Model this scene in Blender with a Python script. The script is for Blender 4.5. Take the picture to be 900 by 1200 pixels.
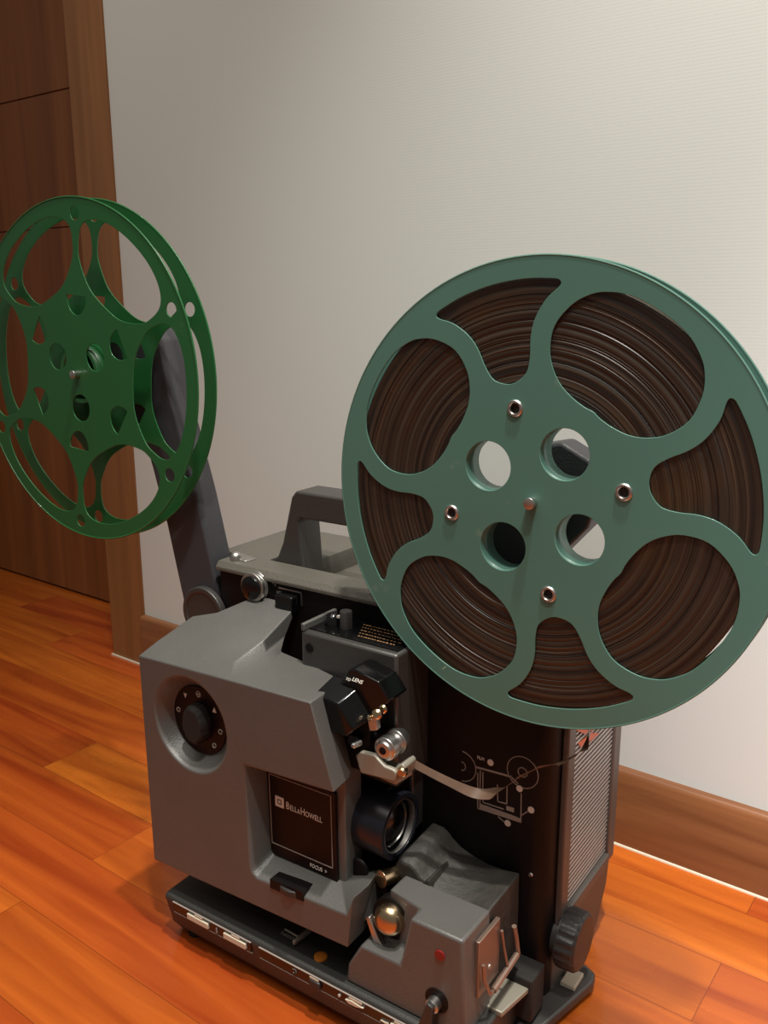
import bpy, bmesh, math, random
from mathutils import Vector, Matrix
random.seed(7)
PI = math.pi
for o in list(bpy.data.objects): bpy.data.objects.remove(o)
SC = bpy.context.scene
COL = SC.collection

# ------------------------------------------------------------------ camera, world, lamps, exposure
# X runs along the projector, Y towards the wall, Z up; the floor is z = 0, metres.
AX = [[0.826171, 0.563414, -0.002546], [-0.129501, 0.19429, 0.972358], [-0.548335, 0.803004, -0.233479]]                      # camera right, up, forward
cam = bpy.data.cameras.new('camera'); camo = bpy.data.objects.new('camera', cam); COL.objects.link(camo)
R_, U_, W_ = (Vector(v) for v in AX)
camo.matrix_world = Matrix(((R_.x, U_.x, -W_.x, 0.63), (R_.y, U_.y, -W_.y, -0.62), (R_.z, U_.z, -W_.z, 0.6176), (0, 0, 0, 1)))
cam.sensor_fit = 'VERTICAL'; cam.sensor_height = 36; cam.lens = 36 * 1042.4 / 1200; cam.clip_start = .02
SC.camera = camo
wd = bpy.data.worlds.new('room_ambient'); SC.world = wd; wd.use_nodes = True
wd.node_tree.nodes['Background'].inputs[0].default_value = (1.0, .93, .84, 1)
wd.node_tree.nodes['Background'].inputs[1].default_value = .15
def spot(name, loc, target, power, size, blend, radius, col):
    l = bpy.data.lights.new(name, 'SPOT'); l.energy = power; l.spot_size = math.radians(size); l.spot_blend = blend
    l.shadow_soft_size = radius; l.color = col
    o = bpy.data.objects.new(name, l); COL.objects.link(o); o.location = loc
    o.rotation_euler = (Vector(target) - Vector(loc)).to_track_quat('-Z', 'Y').to_euler(); return o
spot('downlight_and_fill', (.62, -.21, 2.40), (.62, -.05, 0), 165, 66, 1, .035, (1, .95, .86))
spot('wall_fill_spot', (2.3, -2.7, 2.30), (1.12, .28, .36), 640, 25, 1, .05, (1, .95, .97))  # added spot, cone narrowed to brighten the lower right wall and miss the cover
spot('wall_fill_spot', (.78, -.62, 2.40), (.42, .20, .20), 95, 56, 1, .05, (1, .96, .90))  # front spot, position and cone shaped to brighten the wall more than the cover
spot('downlight_and_fill', (-.50, -.15, 2.40), (-.50, .12, 0), 38, 44, 1, .08, (1, .95, .86))  # added fill, brightens the wall and floor at lower left
al_ = bpy.data.lights.new('ceiling_fill', 'AREA'); al_.energy = 18; al_.shape = 'SQUARE'; al_.size = 1.6; al_.color = (1, .94, .84)  # added soft overhead fill, no single fixture of the room
alo = bpy.data.objects.new('ceiling_fill', al_); COL.objects.link(alo); alo.location = (.2, -.9, 2.42)
SC.view_settings.view_transform = 'Standard'; SC.view_settings.look = 'None'
SC.view_settings.gamma = 1; SC.view_settings.use_curve_mapping = False
SC.view_settings.exposure = 0.0

# ------------------------------------------------------------------ materials
def srgb(r, g, b):
    f = lambda c: (c/255/12.92 if c/255 <= .04045 else ((c/255+.055)/1.055)**2.4)
    return (f(r), f(g), f(b), 1)
def mat(name, col, rough=.5, metal=0, bump=0, bscale=400, spec=.5, coat=0, var=0, vscale=8):
    m = bpy.data.materials.new(name); m.use_nodes = True; nt = m.node_tree; p = nt.nodes['Principled BSDF']
    c = srgb(*col); p.inputs['Base Color'].default_value = c
    p.inputs['Roughness'].default_value = rough; p.inputs['Metallic'].default_value = metal
    p.inputs['Specular IOR Level'].default_value = spec; p.inputs['Coat Weight'].default_value = coat
    tc = nt.nodes.new('ShaderNodeTexCoord')
    if bump:
        n = nt.nodes.new('ShaderNodeTexNoise'); n.inputs['Scale'].default_value = bscale
        b = nt.nodes.new('ShaderNodeBump'); b.inputs['Strength'].default_value = bump; b.inputs['Distance'].default_value = .001
        nt.links.new(tc.outputs['Object'], n.inputs['Vector']); nt.links.new(n.outputs['Fac'], b.inputs['Height']); nt.links.new(b.outputs[0], p.inputs['Normal'])
    if var:
        n = nt.nodes.new('ShaderNodeTexNoise'); n.inputs['Scale'].default_value = vscale; n.inputs['Detail'].default_value = 6
        r = nt.nodes.new('ShaderNodeMapRange'); r.inputs[1].default_value = .3; r.inputs[2].default_value = .7
        r.inputs[3].default_value = 1-var; r.inputs[4].default_value = 1+var
        v = nt.nodes.new('ShaderNodeVectorMath'); v.operation = 'SCALE'; v.inputs[0].default_value = c[:3]
        nt.links.new(tc.outputs['Object'], n.inputs['Vector']); nt.links.new(n.outputs['Fac'], r.inputs[0])
        nt.links.new(r.outputs[0], v.inputs['Scale']); nt.links.new(v.outputs[0], p.inputs['Base Color'])
    return m
M = {}
M['grey'] = mat('grey_painted_plastic', (88, 87, 84), .42, bump=.35, bscale=900, var=.06, vscale=20, spec=.8)
M['top'] = mat('grey_grained_cover', (86, 83, 75), .5, bump=.5, bscale=700, var=.05, spec=.8)
M['darkgrey'] = mat('dark_grey_plastic', (54, 52, 50), .42, bump=.3, bscale=800, var=.08, spec=.8)
M['arm'] = mat('charcoal_reel_arm', (62, 62, 66), .5, bump=.3, bscale=900, var=.08)
M['base'] = mat('dark_base_plastic', (48, 48, 46), .45, bump=.3, bscale=800, var=.08)
M['black'] = mat('black_case_enamel', (15, 12, 12), .5, bump=.15, bscale=600, var=.15, spec=.22)
M['gloss'] = mat('gloss_black', (10, 10, 11), .16)
M['lensblack'] = mat('blue_black_lens_barrel', (26, 28, 36), .28)
M['knob'] = mat('black_ribbed_plastic', (48, 46, 45), .42, bump=.3, bscale=500)
M['dirty'] = mat('dusty_dark_metal', (44, 41, 37), .6, bump=.7, bscale=160, var=.3, vscale=60)
M['steel'] = mat('worn_steel', (200, 198, 194), .36, 1, var=.15, vscale=80)
M['brass'] = mat('nickel_brass', (205, 180, 145), .25, 1)
M['clip'] = mat('pale_clip_metal', (150, 128, 115), .35, .7)
M['bracket'] = mat('cast_grey_metal', (150, 145, 132), .45, .3)
M['plum'] = mat('dark_plum_plate', (16, 8, 8), .4, spec=.25)
M['white'] = mat('white_print', (215, 208, 198), .6)
M['dimwhite'] = mat('grey_print', (150, 140, 132), .6)
M['cream'] = mat('cream_switch', (214, 204, 182), .4)
M['red'] = mat('red_dot', (130, 30, 28), .4)
M['amber'] = mat('amber_plastic', (190, 115, 40), .3)
M['amberprint'] = mat('amber_print', (170, 130, 90), .6)
M['rubber'] = mat('rubber', (30, 27, 25), .8)
M['grille'] = mat('grille_aluminium', (170, 165, 160), .35, .3)
M['frame'] = mat('grey_frame_paint', (92, 88, 84), .45, .2, bump=.2)
M['orange'] = mat('plain_orange', (200, 90, 40), .35)
def reelmat(name, col, scol, rough):
    m = mat(name, col, rough, coat=.15); nt = m.node_tree; p = nt.nodes['Principled BSDF']
    tc = nt.nodes.new('ShaderNodeTexCoord'); n = nt.nodes.new('ShaderNodeTexNoise'); n.inputs['Scale'].default_value = 46; n.inputs['Detail'].default_value = 9; n.inputs['Roughness'].default_value = .72
    n2 = nt.nodes.new('ShaderNodeTexNoise'); n2.inputs['Scale'].default_value = 5
    r = nt.nodes.new('ShaderNodeMapRange'); r.inputs[1].default_value = .63; r.inputs[2].default_value = .72; r.inputs[4].default_value = .6
    mx = nt.nodes.new('ShaderNodeMix'); mx.data_type = 'RGBA'; mx.inputs[6].default_value = srgb(*col); mx.inputs[7].default_value = srgb(*scol)
    nt.links.new(tc.outputs['Object'], n.inputs['Vector']); nt.links.new(n.outputs['Fac'], r.inputs[0]); nt.links.new(r.outputs[0], mx.inputs[0])
    hs = nt.nodes.new('ShaderNodeHueSaturation'); r2 = nt.nodes.new('ShaderNodeMapRange'); r2.inputs[3].default_value = .9; r2.inputs[4].default_value = 1.1
    nt.links.new(tc.outputs['Object'], n2.inputs['Vector']); nt.links.new(n2.outputs['Fac'], r2.inputs[0]); nt.links.new(r2.outputs[0], hs.inputs['Value'])
    nt.links.new(mx.outputs[2], hs.inputs['Color']); nt.links.new(hs.outputs[0], p.inputs['Base Color']); return m
M['teal'] = reelmat('teal_enamel', (82, 124, 112), (120, 140, 125), .42)
M['green'] = reelmat('green_enamel', (32, 98, 50), (70, 110, 60), .40)

def wood(name, c1, c2, scale, rough, along='x', spec=.5):
    m = mat(name, c1, rough, spec=spec); nt = m.node_tree; p = nt.nodes['Principled BSDF']
    tc = nt.nodes.new('ShaderNodeTexCoord'); mp = nt.nodes.new('ShaderNodeMapping')
    mp.inputs['Scale'].default_value = (scale*.06, scale, scale) if along == 'x' else (scale, scale, scale*.05)
    n = nt.nodes.new('ShaderNodeTexNoise'); n.inputs['Scale'].default_value = 1; n.inputs['Detail'].default_value = 7; n.inputs['Distortion'].default_value = .6
    r = nt.nodes.new('ShaderNodeValToRGB'); r.color_ramp.elements[0].position = .3; r.color_ramp.elements[1].position = .72
    r.color_ramp.elements[0].color = srgb(*c2); r.color_ramp.elements[1].color = srgb(*c1)
    b = nt.nodes.new('ShaderNodeBump'); b.inputs['Strength'].default_value = .12; b.inputs['Distance'].default_value = .001
    nt.links.new(tc.outputs['Object'], mp.inputs[0]); nt.links.new(mp.outputs[0], n.inputs['Vector']); nt.links.new(n.outputs['Fac'], r.inputs[0])
    nt.links.new(r.outputs[0], p.inputs['Base Color']); nt.links.new(n.outputs['Fac'], b.inputs['Height']); nt.links.new(b.outputs[0], p.inputs['Normal'])
    return m
M['door'] = wood('walnut_door_veneer', (146, 90, 44), (112, 64, 28), 26, .42, 'z')
M['casing'] = wood('walnut_casing', (150, 104, 62), (124, 82, 46), 30, .42, 'z')
M['skirt'] = wood('brown_baseboard', (150, 100, 62), (112, 68, 40), 40, .38, 'x')

def floor_mat():
    m = mat('glossy_orange_parquet', (190, 90, 30), .22, spec=.55, coat=.35); nt = m.node_tree; p = nt.nodes['Principled BSDF']; L = nt.links.new
    tc = nt.nodes.new('ShaderNodeTexCoord'); mp = nt.nodes.new('ShaderNodeMapping'); mp.inputs['Location'].default_value = (.012, -.0505, 0)
    br = nt.nodes.new('ShaderNodeTexBrick'); br.offset = .37; br.inputs['Scale'].default_value = 1
    br.inputs['Brick Width'].default_value = .62; br.inputs['Row Height'].default_value = .0865; br.inputs['Mortar Size'].default_value = .0004
    br.inputs['Color1'].default_value = (0, 0, 0, 1); br.inputs['Color2'].default_value = (1, 1, 1, 1); br.inputs['Mortar'].default_value = (.5, .5, .5, 1); br.inputs['Mortar Smooth'].default_value = .3
    L(tc.outputs['Object'], mp.inputs[0]); L(mp.outputs[0], br.inputs['Vector'])
    # grain, stretched along the boards, shifted per board
    ad = nt.nodes.new('ShaderNodeVectorMath'); ad.operation = 'MULTIPLY_ADD'; ad.inputs[1].default_value = (2.2, 30, 1)
    sc = nt.nodes.new('ShaderNodeVectorMath'); sc.operation = 'SCALE'; sc.inputs['Scale'].default_value = 7
    L(br.outputs['Color'], sc.inputs[0]); L(mp.outputs[0], ad.inputs[0]); L(sc.outputs[0], ad.inputs[2])
    n = nt.nodes.new('ShaderNodeTexNoise'); n.inputs['Scale'].default_value = 1; n.inputs['Detail'].default_value = 8; n.inputs['Distortion'].default_value = .8
    L(ad.outputs[0], n.inputs['Vector'])
    r = nt.nodes.new('ShaderNodeValToRGB'); e = r.color_ramp.elements
    e[0].position = .28; e[0].color = srgb(148, 60, 18); e[1].position = .74; e[1].color = srgb(208, 108, 36)
    L(n.outputs['Fac'], r.inputs[0])
    hs = nt.nodes.new('ShaderNodeHueSaturation'); mr = nt.nodes.new('ShaderNodeMapRange'); mr.inputs[3].default_value = .86; mr.inputs[4].default_value = 1.08
    L(br.outputs['Color'], mr.inputs[0]); L(mr.outputs[0], hs.inputs['Value']); L(r.outputs[0], hs.inputs['Color'])
    mr2 = nt.nodes.new('ShaderNodeMapRange'); mr2.inputs[3].default_value = .492; mr2.inputs[4].default_value = .505
    L(br.outputs['Color'], mr2.inputs[0]); L(mr2.outputs[0], hs.inputs['Hue'])
    mx = nt.nodes.new('ShaderNodeMix'); mx.data_type = 'RGBA'; mx.inputs[7].default_value = srgb(120, 52, 18)
    L(br.outputs['Fac'], mx.inputs[0]); L(hs.outputs[0], mx.inputs[6]); L(mx.outputs[2], p.inputs['Base Color'])
    b = nt.nodes.new('ShaderNodeBump'); b.inputs['Strength'].default_value = .08; b.inputs['Distance'].default_value = .001
    L(n.outputs['Fac'], b.inputs['Height']); L(b.outputs[0], p.inputs['Normal'])
    n3 = nt.nodes.new('ShaderNodeTexNoise'); n3.inputs['Scale'].default_value = 14; n3.inputs['Detail'].default_value = 4
    r3 = nt.nodes.new('ShaderNodeMapRange'); r3.inputs[3].default_value = .2; r3.inputs[4].default_value = .36
    L(tc.outputs['Object'], n3.inputs['Vector']); L(n3.outputs['Fac'], r3.inputs[0]); L(r3.outputs[0], p.inputs['Roughness'])
    return m
def wall_mat():
    m = mat('woven_white_wallpaper', (212, 217, 213), .7, spec=.3); nt = m.node_tree; p = nt.nodes['Principled BSDF']; L = nt.links.new
    tc = nt.nodes.new('ShaderNodeTexCoord'); h = []
    for d, k in (('X', 0), ('Z', 1)):
        w = nt.nodes.new('ShaderNodeTexWave'); w.wave_type = 'BANDS'; w.bands_direction = d; w.inputs['Scale'].default_value = 95; w.inputs['Distortion'].default_value = .5; w.inputs['Detail'].default_value = 1
        L(tc.outputs['Object'], w.inputs['Vector']); h.append(w)
    mu = nt.nodes.new('ShaderNodeMath'); mu.operation = 'MULTIPLY'; L(h[0].outputs['Fac'], mu.inputs[0]); L(h[1].outputs['Fac'], mu.inputs[1])
    b = nt.nodes.new('ShaderNodeBump'); b.inputs['Strength'].default_value = .07; b.inputs['Distance'].default_value = .0005
    L(mu.outputs[0], b.inputs['Height']); L(b.outputs[0], p.inputs['Normal'])
    return m
def film_mat():
    m = mat('wound_film_edges', (60, 42, 30), .4); nt = m.node_tree; p = nt.nodes['Principled BSDF']; L = nt.links.new
    tc = nt.nodes.new('ShaderNodeTexCoord'); sx = nt.nodes.new('ShaderNodeSeparateXYZ'); L(tc.outputs['Object'], sx.inputs[0])
    cx = nt.nodes.new('ShaderNodeCombineXYZ'); L(sx.outputs['X'], cx.inputs['X']); L(sx.outputs['Z'], cx.inputs['Y'])
    ln = nt.nodes.new('ShaderNodeVectorMath'); ln.operation = 'LENGTH'; L(cx.outputs[0], ln.inputs[0])
    wob = nt.nodes.new('ShaderNodeTexNoise'); wob.inputs['Scale'].default_value = 9; L(tc.outputs['Object'], wob.inputs['Vector'])
    ma = nt.nodes.new('ShaderNodeMath'); ma.operation = 'MULTIPLY_ADD'; ma.inputs[1].default_value = .004; L(wob.outputs['Fac'], ma.inputs[0]); L(ln.outputs['Value'], ma.inputs[2])
    n = nt.nodes.new('ShaderNodeTexNoise'); n.noise_dimensions = '1D'; n.inputs['Scale'].default_value = 170; n.inputs['Detail'].default_value = 7; n.inputs['Roughness'].default_value = .6
    L(ma.outputs[0], n.inputs['W'])
    r = nt.nodes.new('ShaderNodeValToRGB'); e = r.color_ramp.elements; e[0].position = .36; e[0].color = srgb(30, 23, 19); e[1].position = .74; e[1].color = srgb(74, 60, 47)
    L(n.outputs['Fac'], r.inputs[0])
    n2 = nt.nodes.new('ShaderNodeTexNoise'); n2.inputs['Scale'].default_value = 14; n2.inputs['Detail'].default_value = 3; L(tc.outputs['Object'], n2.inputs['Vector'])
    r2 = nt.nodes.new('ShaderNodeMapRange'); r2.inputs[1].default_value = .5; r2.inputs[2].default_value = .75; r2.inputs[4].default_value = .55; L(n2.outputs['Fac'], r2.inputs[0])
    mx = nt.nodes.new('ShaderNodeMix'); mx.data_type = 'RGBA'; mx.inputs[7].default_value = srgb(74, 50, 22)
    L(r2.outputs[0], mx.inputs[0]); L(r.outputs[0], mx.inputs[6]); L(mx.outputs[2], p.inputs['Base Color'])
    b = nt.nodes.new('ShaderNodeBump'); b.inputs['Strength'].default_value = .3; b.inputs['Distance'].default_value = .0012
    L(n.outputs['Fac'], b.inputs['Height']); L(b.outputs[0], p.inputs['Normal']); return m
M['floor'] = floor_mat(); M['wall'] = wall_mat(); M['film'] = film_mat()

# ------------------------------------------------------------------ builders
def obj(name, bm, m, parent=None, bevel=0, smooth=False, seg=2, loc=None, kind=None):
    me = bpy.data.meshes.new(name)
    if isinstance(bm, bpy.types.Mesh): me = bm
    else:
        bmesh.ops.recalc_face_normals(bm, faces=bm.faces); bm.to_mesh(me); bm.free()
    me.materials.clear(); me.materials.append(M[m])
    o = bpy.data.objects.new(name, me); COL.objects.link(o)
    if parent: o.parent = parent; o.location = -origin(parent)
    if loc: o.location = loc
    if kind: o['kind'] = kind
    if smooth:
        for p in me.polygons: p.use_smooth = True
    if bevel:
        b = o.modifiers.new('bevel', 'BEVEL'); b.width = bevel; b.segments = seg; b.limit_method = 'ANGLE'; b.angle_limit = math.radians(32); b.harden_normals = False
    if smooth or bevel:
        try: me.set_sharp_from_angle(angle=math.radians(38))
        except Exception: pass
        for p in me.polygons: p.use_smooth = True
    return o
def origin(o):
    v = Vector(o.location)
    while o.parent: o = o.parent; v += Vector(o.location)
    return v
def empty(name, loc, label, cat, group=None):
    o = bpy.data.objects.new(name, None); COL.objects.link(o); o.location = loc; o.empty_display_size = .05
    o['label'] = label; o['category'] = cat
    if group: o['group'] = group
    return o
def loft(rings, bm=None, cap=True):
    bm = bm or bmesh.new(); R = [[bm.verts.new(v) for v in r] for r in rings]; n = len(rings[0])
    for a, b in zip(R, R[1:]):
        for i in range(n): bm.faces.new((a[i], a[(i+1) % n], b[(i+1) % n], b[i]))
    if cap: bm.faces.new(R[0]); bm.faces.new(R[-1][::-1])
    return bm
def prism(poly, y0, y1, bm=None): return loft([[(x, y0, z) for x, z in poly], [(x, y1, z) for x, z in poly]], bm)
def prismx(poly, x0, x1, bm=None): return loft([[(x0, y, z) for y, z in poly], [(x1, y, z) for y, z in poly]], bm)
def prismz(poly, z0, z1, bm=None): return loft([[(x, y, z0) for x, y in poly], [(x, y, z1) for x, y in poly]], bm)
def box(x0, x1, y0, y1, z0, z1, bm=None): return prism([(x0, z0), (x1, z0), (x1, z1), (x0, z1)], y0, y1, bm)
def circle(c, axis, r, n=32, ph=0):
    a = Vector(axis).normalized(); t = Vector((0, 0, 1)) if abs(a.z) < .9 else Vector((1, 0, 0)); u = a.cross(t).normalized(); v = a.cross(u)
    return [Vector(c)+u*r*math.cos(ph+2*PI*i/n)+v*r*math.sin(ph+2*PI*i/n) for i in range(n)]
def lathe(c, axis, prof, n=40, bm=None, cap=True):       # prof: (distance along the axis, radius)
    a = Vector(axis).normalized(); return loft([circle(Vector(c)+a*t, axis, max(r, 1e-5), n) for t, r in prof], bm, cap)
def tube(pts, r, n=8, bm=None):
    pts = [Vector(p) for p in pts]; rings = []
    d0 = (pts[1]-pts[0]).normalized(); t = Vector((0, 0, 1)) if abs(d0.z) < .9 else Vector((1, 0, 0)); u = d0.cross(t).normalized()
    for i, p in enumerate(pts):
        d = (pts[min(i+1, len(pts)-1)]-pts[max(i-1, 0)]).normalized(); u = (u-d*u.dot(d)).normalized(); v = d.cross(u)
        rings.append([p+u*r*math.cos(2*PI*k/n)+v*r*math.sin(2*PI*k/n) for k in range(n)])
    return loft(rings, bm)
def sheet(outlines, y0, y1, bev=0):
    """flat plate in the XZ plane with holes, between y0 (front) and y1; returns a mesh"""
    cu = bpy.data.curves.new('c', 'CURVE'); cu.dimensions = '2D'; cu.fill_mode = 'BOTH'; cu.extrude = (y1-y0)/2-bev; cu.bevel_depth = bev; cu.bevel_resolution = 1
    if bev: cu.offset = -bev
    for ol in outlines:
        s = cu.splines.new('POLY'); s.points.add(len(ol)-1); s.use_cyclic_u = True
        for i, (x, z) in enumerate(ol): s.points[i].co = (x, z, 0, 1)
    o = bpy.data.objects.new('c', cu); COL.objects.link(o); o.rotation_euler = (PI/2, 0, 0)
    bpy.context.view_layer.update(); dg = bpy.context.evaluated_depsgraph_get()
    me = bpy.data.meshes.new_from_object(o.evaluated_get(dg)); bpy.data.objects.remove(o)
    me.transform(Matrix.Translation((0, (y0+y1)/2, 0)) @ Matrix.Rotation(PI/2, 4, 'X')); me.update()
    bm = bmesh.new(); bm.from_mesh(me); bmesh.ops.remove_doubles(bm, verts=bm.verts, dist=1e-6); return bm
def ring2(cx, cz, r, n=40): return [(cx+r*math.cos(2*PI*i/n), cz+r*math.sin(2*PI*i/n)) for i in range(n)]
def text(body, size, mtx, depth=.00015, spacing=1):
    cu = bpy.data.curves.new('t', 'FONT'); cu.body = body; cu.size = size; cu.extrude = depth; cu.space_character = spacing; cu.resolution_u = 3
    o = bpy.data.objects.new('t', cu); COL.objects.link(o)
    bpy.context.view_layer.update(); dg = bpy.context.evaluated_depsgraph_get()
    me = bpy.data.meshes.new_from_object(o.evaluated_get(dg)); bpy.data.objects.remove(o); me.transform(mtx); return me
def face_front(p, sx=1): return Matrix.Translation(p) @ Matrix.Rotation(PI/2, 4, 'X') @ Matrix.Diagonal((sx, 1, 1, 1))
def face_up(p, sx=1): return Matrix.Translation(p) @ Matrix.Diagonal((sx, 1, 1, 1))
def arc(cx, cz, r, a0, a1, n=12): return [(cx+r*math.cos(a0+(a1-a0)*i/n), cz+r*math.sin(a0+(a1-a0)*i/n)) for i in range(n+1)]
def stroke(pts, w, y0, y1, bm=None, closed=False):       # a printed line in the XZ plane
    bm = bm or bmesh.new(); P = [Vector((x, z)) for x, z in pts]
    if closed: P.append(P[0])
    for a, b in zip(P, P[1:]):
        d = (b-a); L = d.length
        if L < 1e-6: continue
        d /= L; n = Vector((-d.y, d.x))*w/2; a2 = a-d*w*.3; b2 = b+d*w*.3
        prism([tuple(a2+n), tuple(b2+n), tuple(b2-n), tuple(a2-n)], y0, y1, bm)
    return bm

# ------------------------------------------------------------------ the room (its wall is turned 2.4 degrees from the projector)
WO = Vector((.5033, .281, 0)); WR = math.radians(-2.377)
def room(name, bm, m, bevel=0):
    o = obj(name, bm, m, bevel=bevel, kind='structure'); o.location = WO; o.rotation_euler = (0, 0, WR); return o
room('floor', box(-4, 4, -4.5, .6, -.03, 0), 'floor')
DL, DR = -1.98, -1.0212        # door frame, outer edges
room('wall_back', prism([(DR-.02, 0), (3.5, 0), (3.5, 2.5), (-4, 2.5), (-4, 0), (DL+.02, 0), (DL+.02, 2.12), (DR-.02, 2.12)], .012, .19), 'wall')
room('baseboard_back', prismx([(0, 0), (.012, 0), (.012, .0945), (.004, .0945), (.0015, .0925), (0, .089)], DR, 3.5), 'skirt', .0008)
room('trim_1', prismx([(0, 0), (-.0022, 0), (-.0018, .0012), (0, .002)], DR, 3.5), 'cream')
bm = box(-1.1125, DR, .0075, .19, 0, 2.14); box(DL, DL+.07, .0075, .19, 0, 2.14, bm); box(DL, DR, .0075, .19, 2.08, 2.15, bm)
room('trim_2', bm, 'casing', .0015)
bm = box(-1.115, DR+.002, .0045, .009, 0, .0022)
room('trim_3', bm, 'cream')
# door panel with a shallow groove between its boards
bm = bmesh.new(); zs = [.004, .752, .992, 1.5, 2.075]
for a, b in zip(zs, zs[1:]): box(DL+.075, -1.12, .172, .21, a+.0012, b-.0012, bm)
box(DL+.075, -1.12, .176, .208, .004, 2.075, bm)
room('door_1', bm, 'door', .0008)

# ------------------------------------------------------------------ the projector
PR = empty('film_projector', (.18, .02, 0), 'grey and black sound film projector standing on the wooden floor, carrying both reels', 'projector')
def part(name, bm, m, bevel=0, smooth=False, parent=None, seg=2, kind=None, label=None):
    par = parent or PR
    o = obj(name, bm, m, par, bevel, smooth, seg, kind=kind)
    if parent is not None and parent is not PR: o.location = (0, 0, 0)
    if label: o['label'] = label
    return o
RX = .372                                                        # right side of the case
# case: black front wall, rounded right corner, stepped top with a carrying-handle well
bm = bmesh.new()
def rr(x1, inset): pass
prof = [(-.024, .152), (-.024, .034), (.004, .032), (.004, .0), (.355, 0)] + [(.355+.017*math.sin(a), .017-.017*math.cos(a)) for a in (PI/8, PI/4, 3*PI/8, PI/2)] + [(RX, .150), (.366, .157), (-.018, .157)]
z0 = .012
rings = []
for z, f in ((.010, 0), (.034, 1), (.050, 2), (.333, 3)):
    yb = (.128, .134, .157, .157)[f]; rings.append([(x, min(y, yb), z) for x, y in prof])
loft(rings, bm)
box(.004, RX-.001, .0, .030, .330, .351, bm)
part('case', bm, 'black', .002)
# top panel, three pieces around the lower well
bm = prismx([(-.0035, .3505), (-.0035, .3540), (.001, .3595), (.030, .3600), (.036, .352), (.036, .3505)], .002, .372)
prismz([(-.024, .033), (.0, .032), (.074, .030), (.084, .045), (.084, .152), (-.024, .152)], .333, .3585, bm)
prismz([(.29, .030), (.372, .030), (.372, .152), (.29, .152)], .333, .3585, bm)
box(.08, .30, .03, .157, .333, .337, bm)
tp = part('top_cover', bm, 'top', .0025)
bm = prismz([(.004, .014), (.030, .010), (.034, .024), (.008, .03)], .3595, .3612)
part('catch_plate', bm, 'steel', .0006)
bm = lathe((.016, .012, .360), (0, 0, 1), [(0, .006), (.004, .006), (.007, .004), (.008, .001)], 20)
part('catch_button', bm, 'steel', smooth=True)
# carrying handle
hx1 = .262
outer = [(.040, .3575), (.054, .364), (.0615, .380), (.0745, .428), (.080, .435), (hx1-.04, .435), (hx1-.0345, .428), (hx1-.0215, .380), (hx1-.014, .364), (hx1, .3575)]
inner = [(.086, .340), (.0815, .404), (.084, .408), (hx1-.044, .408), (hx1-.0415, .404), (hx1-.046, .340)]
poly = [(.040, .3575), (.054, .364), (.0615, .380), (.0745, .428), (.080, .435), (hx1-.04, .435), (hx1-.0345, .428), (hx1-.0215, .380), (hx1-.014, .364), (hx1, .3575), (hx1, .337), (hx1-.046, .337), (hx1-.0415, .404), (hx1-.044, .408), (.084, .408), (.0815, .404), (.086, .337), (.040, .337)]
bm = loft([[(x, .032, z) for x, z in poly], [(x, .068, z) for x, z in poly]])
part('carrying_handle', bm, 'darkgrey', .004, seg=3)
# band under the top edge, with badge, switch and tension knob
ft = part('shut_off_switch', box(*(.0875, .109), -.012, 0, .326, .343), 'gloss', .0015)
bm = stroke([(.084, .346), (.112, .346), (.112, .333)], .0012, -.0012, .0, closed=False); part('switch_frame', bm, 'steel')
o = part('switch_print', text('STOP', .0055, face_front((.0805, -.0006, .3385))), 'dimwhite', parent=ft)
bm = stroke([(.0765, .349), (.0765, .355), (.080, .355)], .0012, -.0008, 0); stroke([(.079, .347), (.079, .351)], .001, -.0008, 0, bm)
part('case_mark', bm, 'dimwhite')
bm = lathe((.057, 0, .3435), (0, -1, 0), [(0, .0145), (.003, .0145), (.0035, .0125), (.006, .0125), (.0065, .0145), (.010, .0145), (.0105, .012)], 40)
kn = part('tension_knob', bm, 'steel', .0003)
part('knob_cap', lathe((.057, -.0105, .3435), (0, -1, 0), [(0, .0118), (.002, .0118), (.003, .010)], 32), 'gloss', .0003, parent=kn)
# threading diagram printed on the black wall
bm = bmesh.new(); dy0, dy1 = -.0004, .0001
c1 = (0.3463, 0.2322); c2 = (0.2882, 0.2198)
stroke(arc(*c1, .0142, 0, 2*PI, 28), .0007, dy0, dy1, bm); stroke(arc(*c1, .0042, 0, 2*PI, 16), .0009, dy0, dy1, bm)
stroke(arc(*c2, .0142, -1.5, 1.5, 16), .0008, dy0, dy1, bm); stroke(arc(*c2, .0040, -1.5, 1.5, 8), .0009, dy0, dy1, bm)
q = [(0.3033, 0.2233), (0.3359, 0.2249)]; stroke(q, .0016, dy0, dy1, bm)
for q in ([(0.3043, 0.2179), (0.3051, 0.1844), (0.3464, 0.1854), (0.3458, 0.2122)], [(0.3067, 0.2211), (0.3071, 0.1892), (0.3427, 0.1886)],
          [(0.3092, 0.2203), (0.31, 0.1919), (0.3297, 0.1921)], [(0.3234, 0.2128), (0.3243, 0.1976), (0.3328, 0.1981), (0.3326, 0.2142)],
          [(0.3359, 0.2249), (0.3424, 0.2206)], [(0.3473, 0.1927), (0.3519, 0.1975)], [(0.3251, 0.1831), (0.3309, 0.1803)]):
    stroke(q, .0009, dy0, dy1, bm)
stroke([(0.3076, 0.1869), (0.3452, 0.187)], .0035, dy0+.0001, dy1, bm)
stroke([(0.3337, 0.1943), (0.3385, 0.1944)], .0040, dy0, dy1, bm)
part('diagram_lines', bm, 'dimwhite')
bm = bmesh.new()
for q in ((0.3163, 0.2319), (0.3441, 0.2164), (0.3553, 0.2003), (0.3342, 0.1802)): part('diagram_bubble', prism(ring2(*q, .0029, 18), -.0006, 0), 'white')
part('diagram_title', text('FILM', .0042, face_front((0.3034, -0.0005, 0.2317), .85)), 'white')
bm = bmesh.new()
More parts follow.
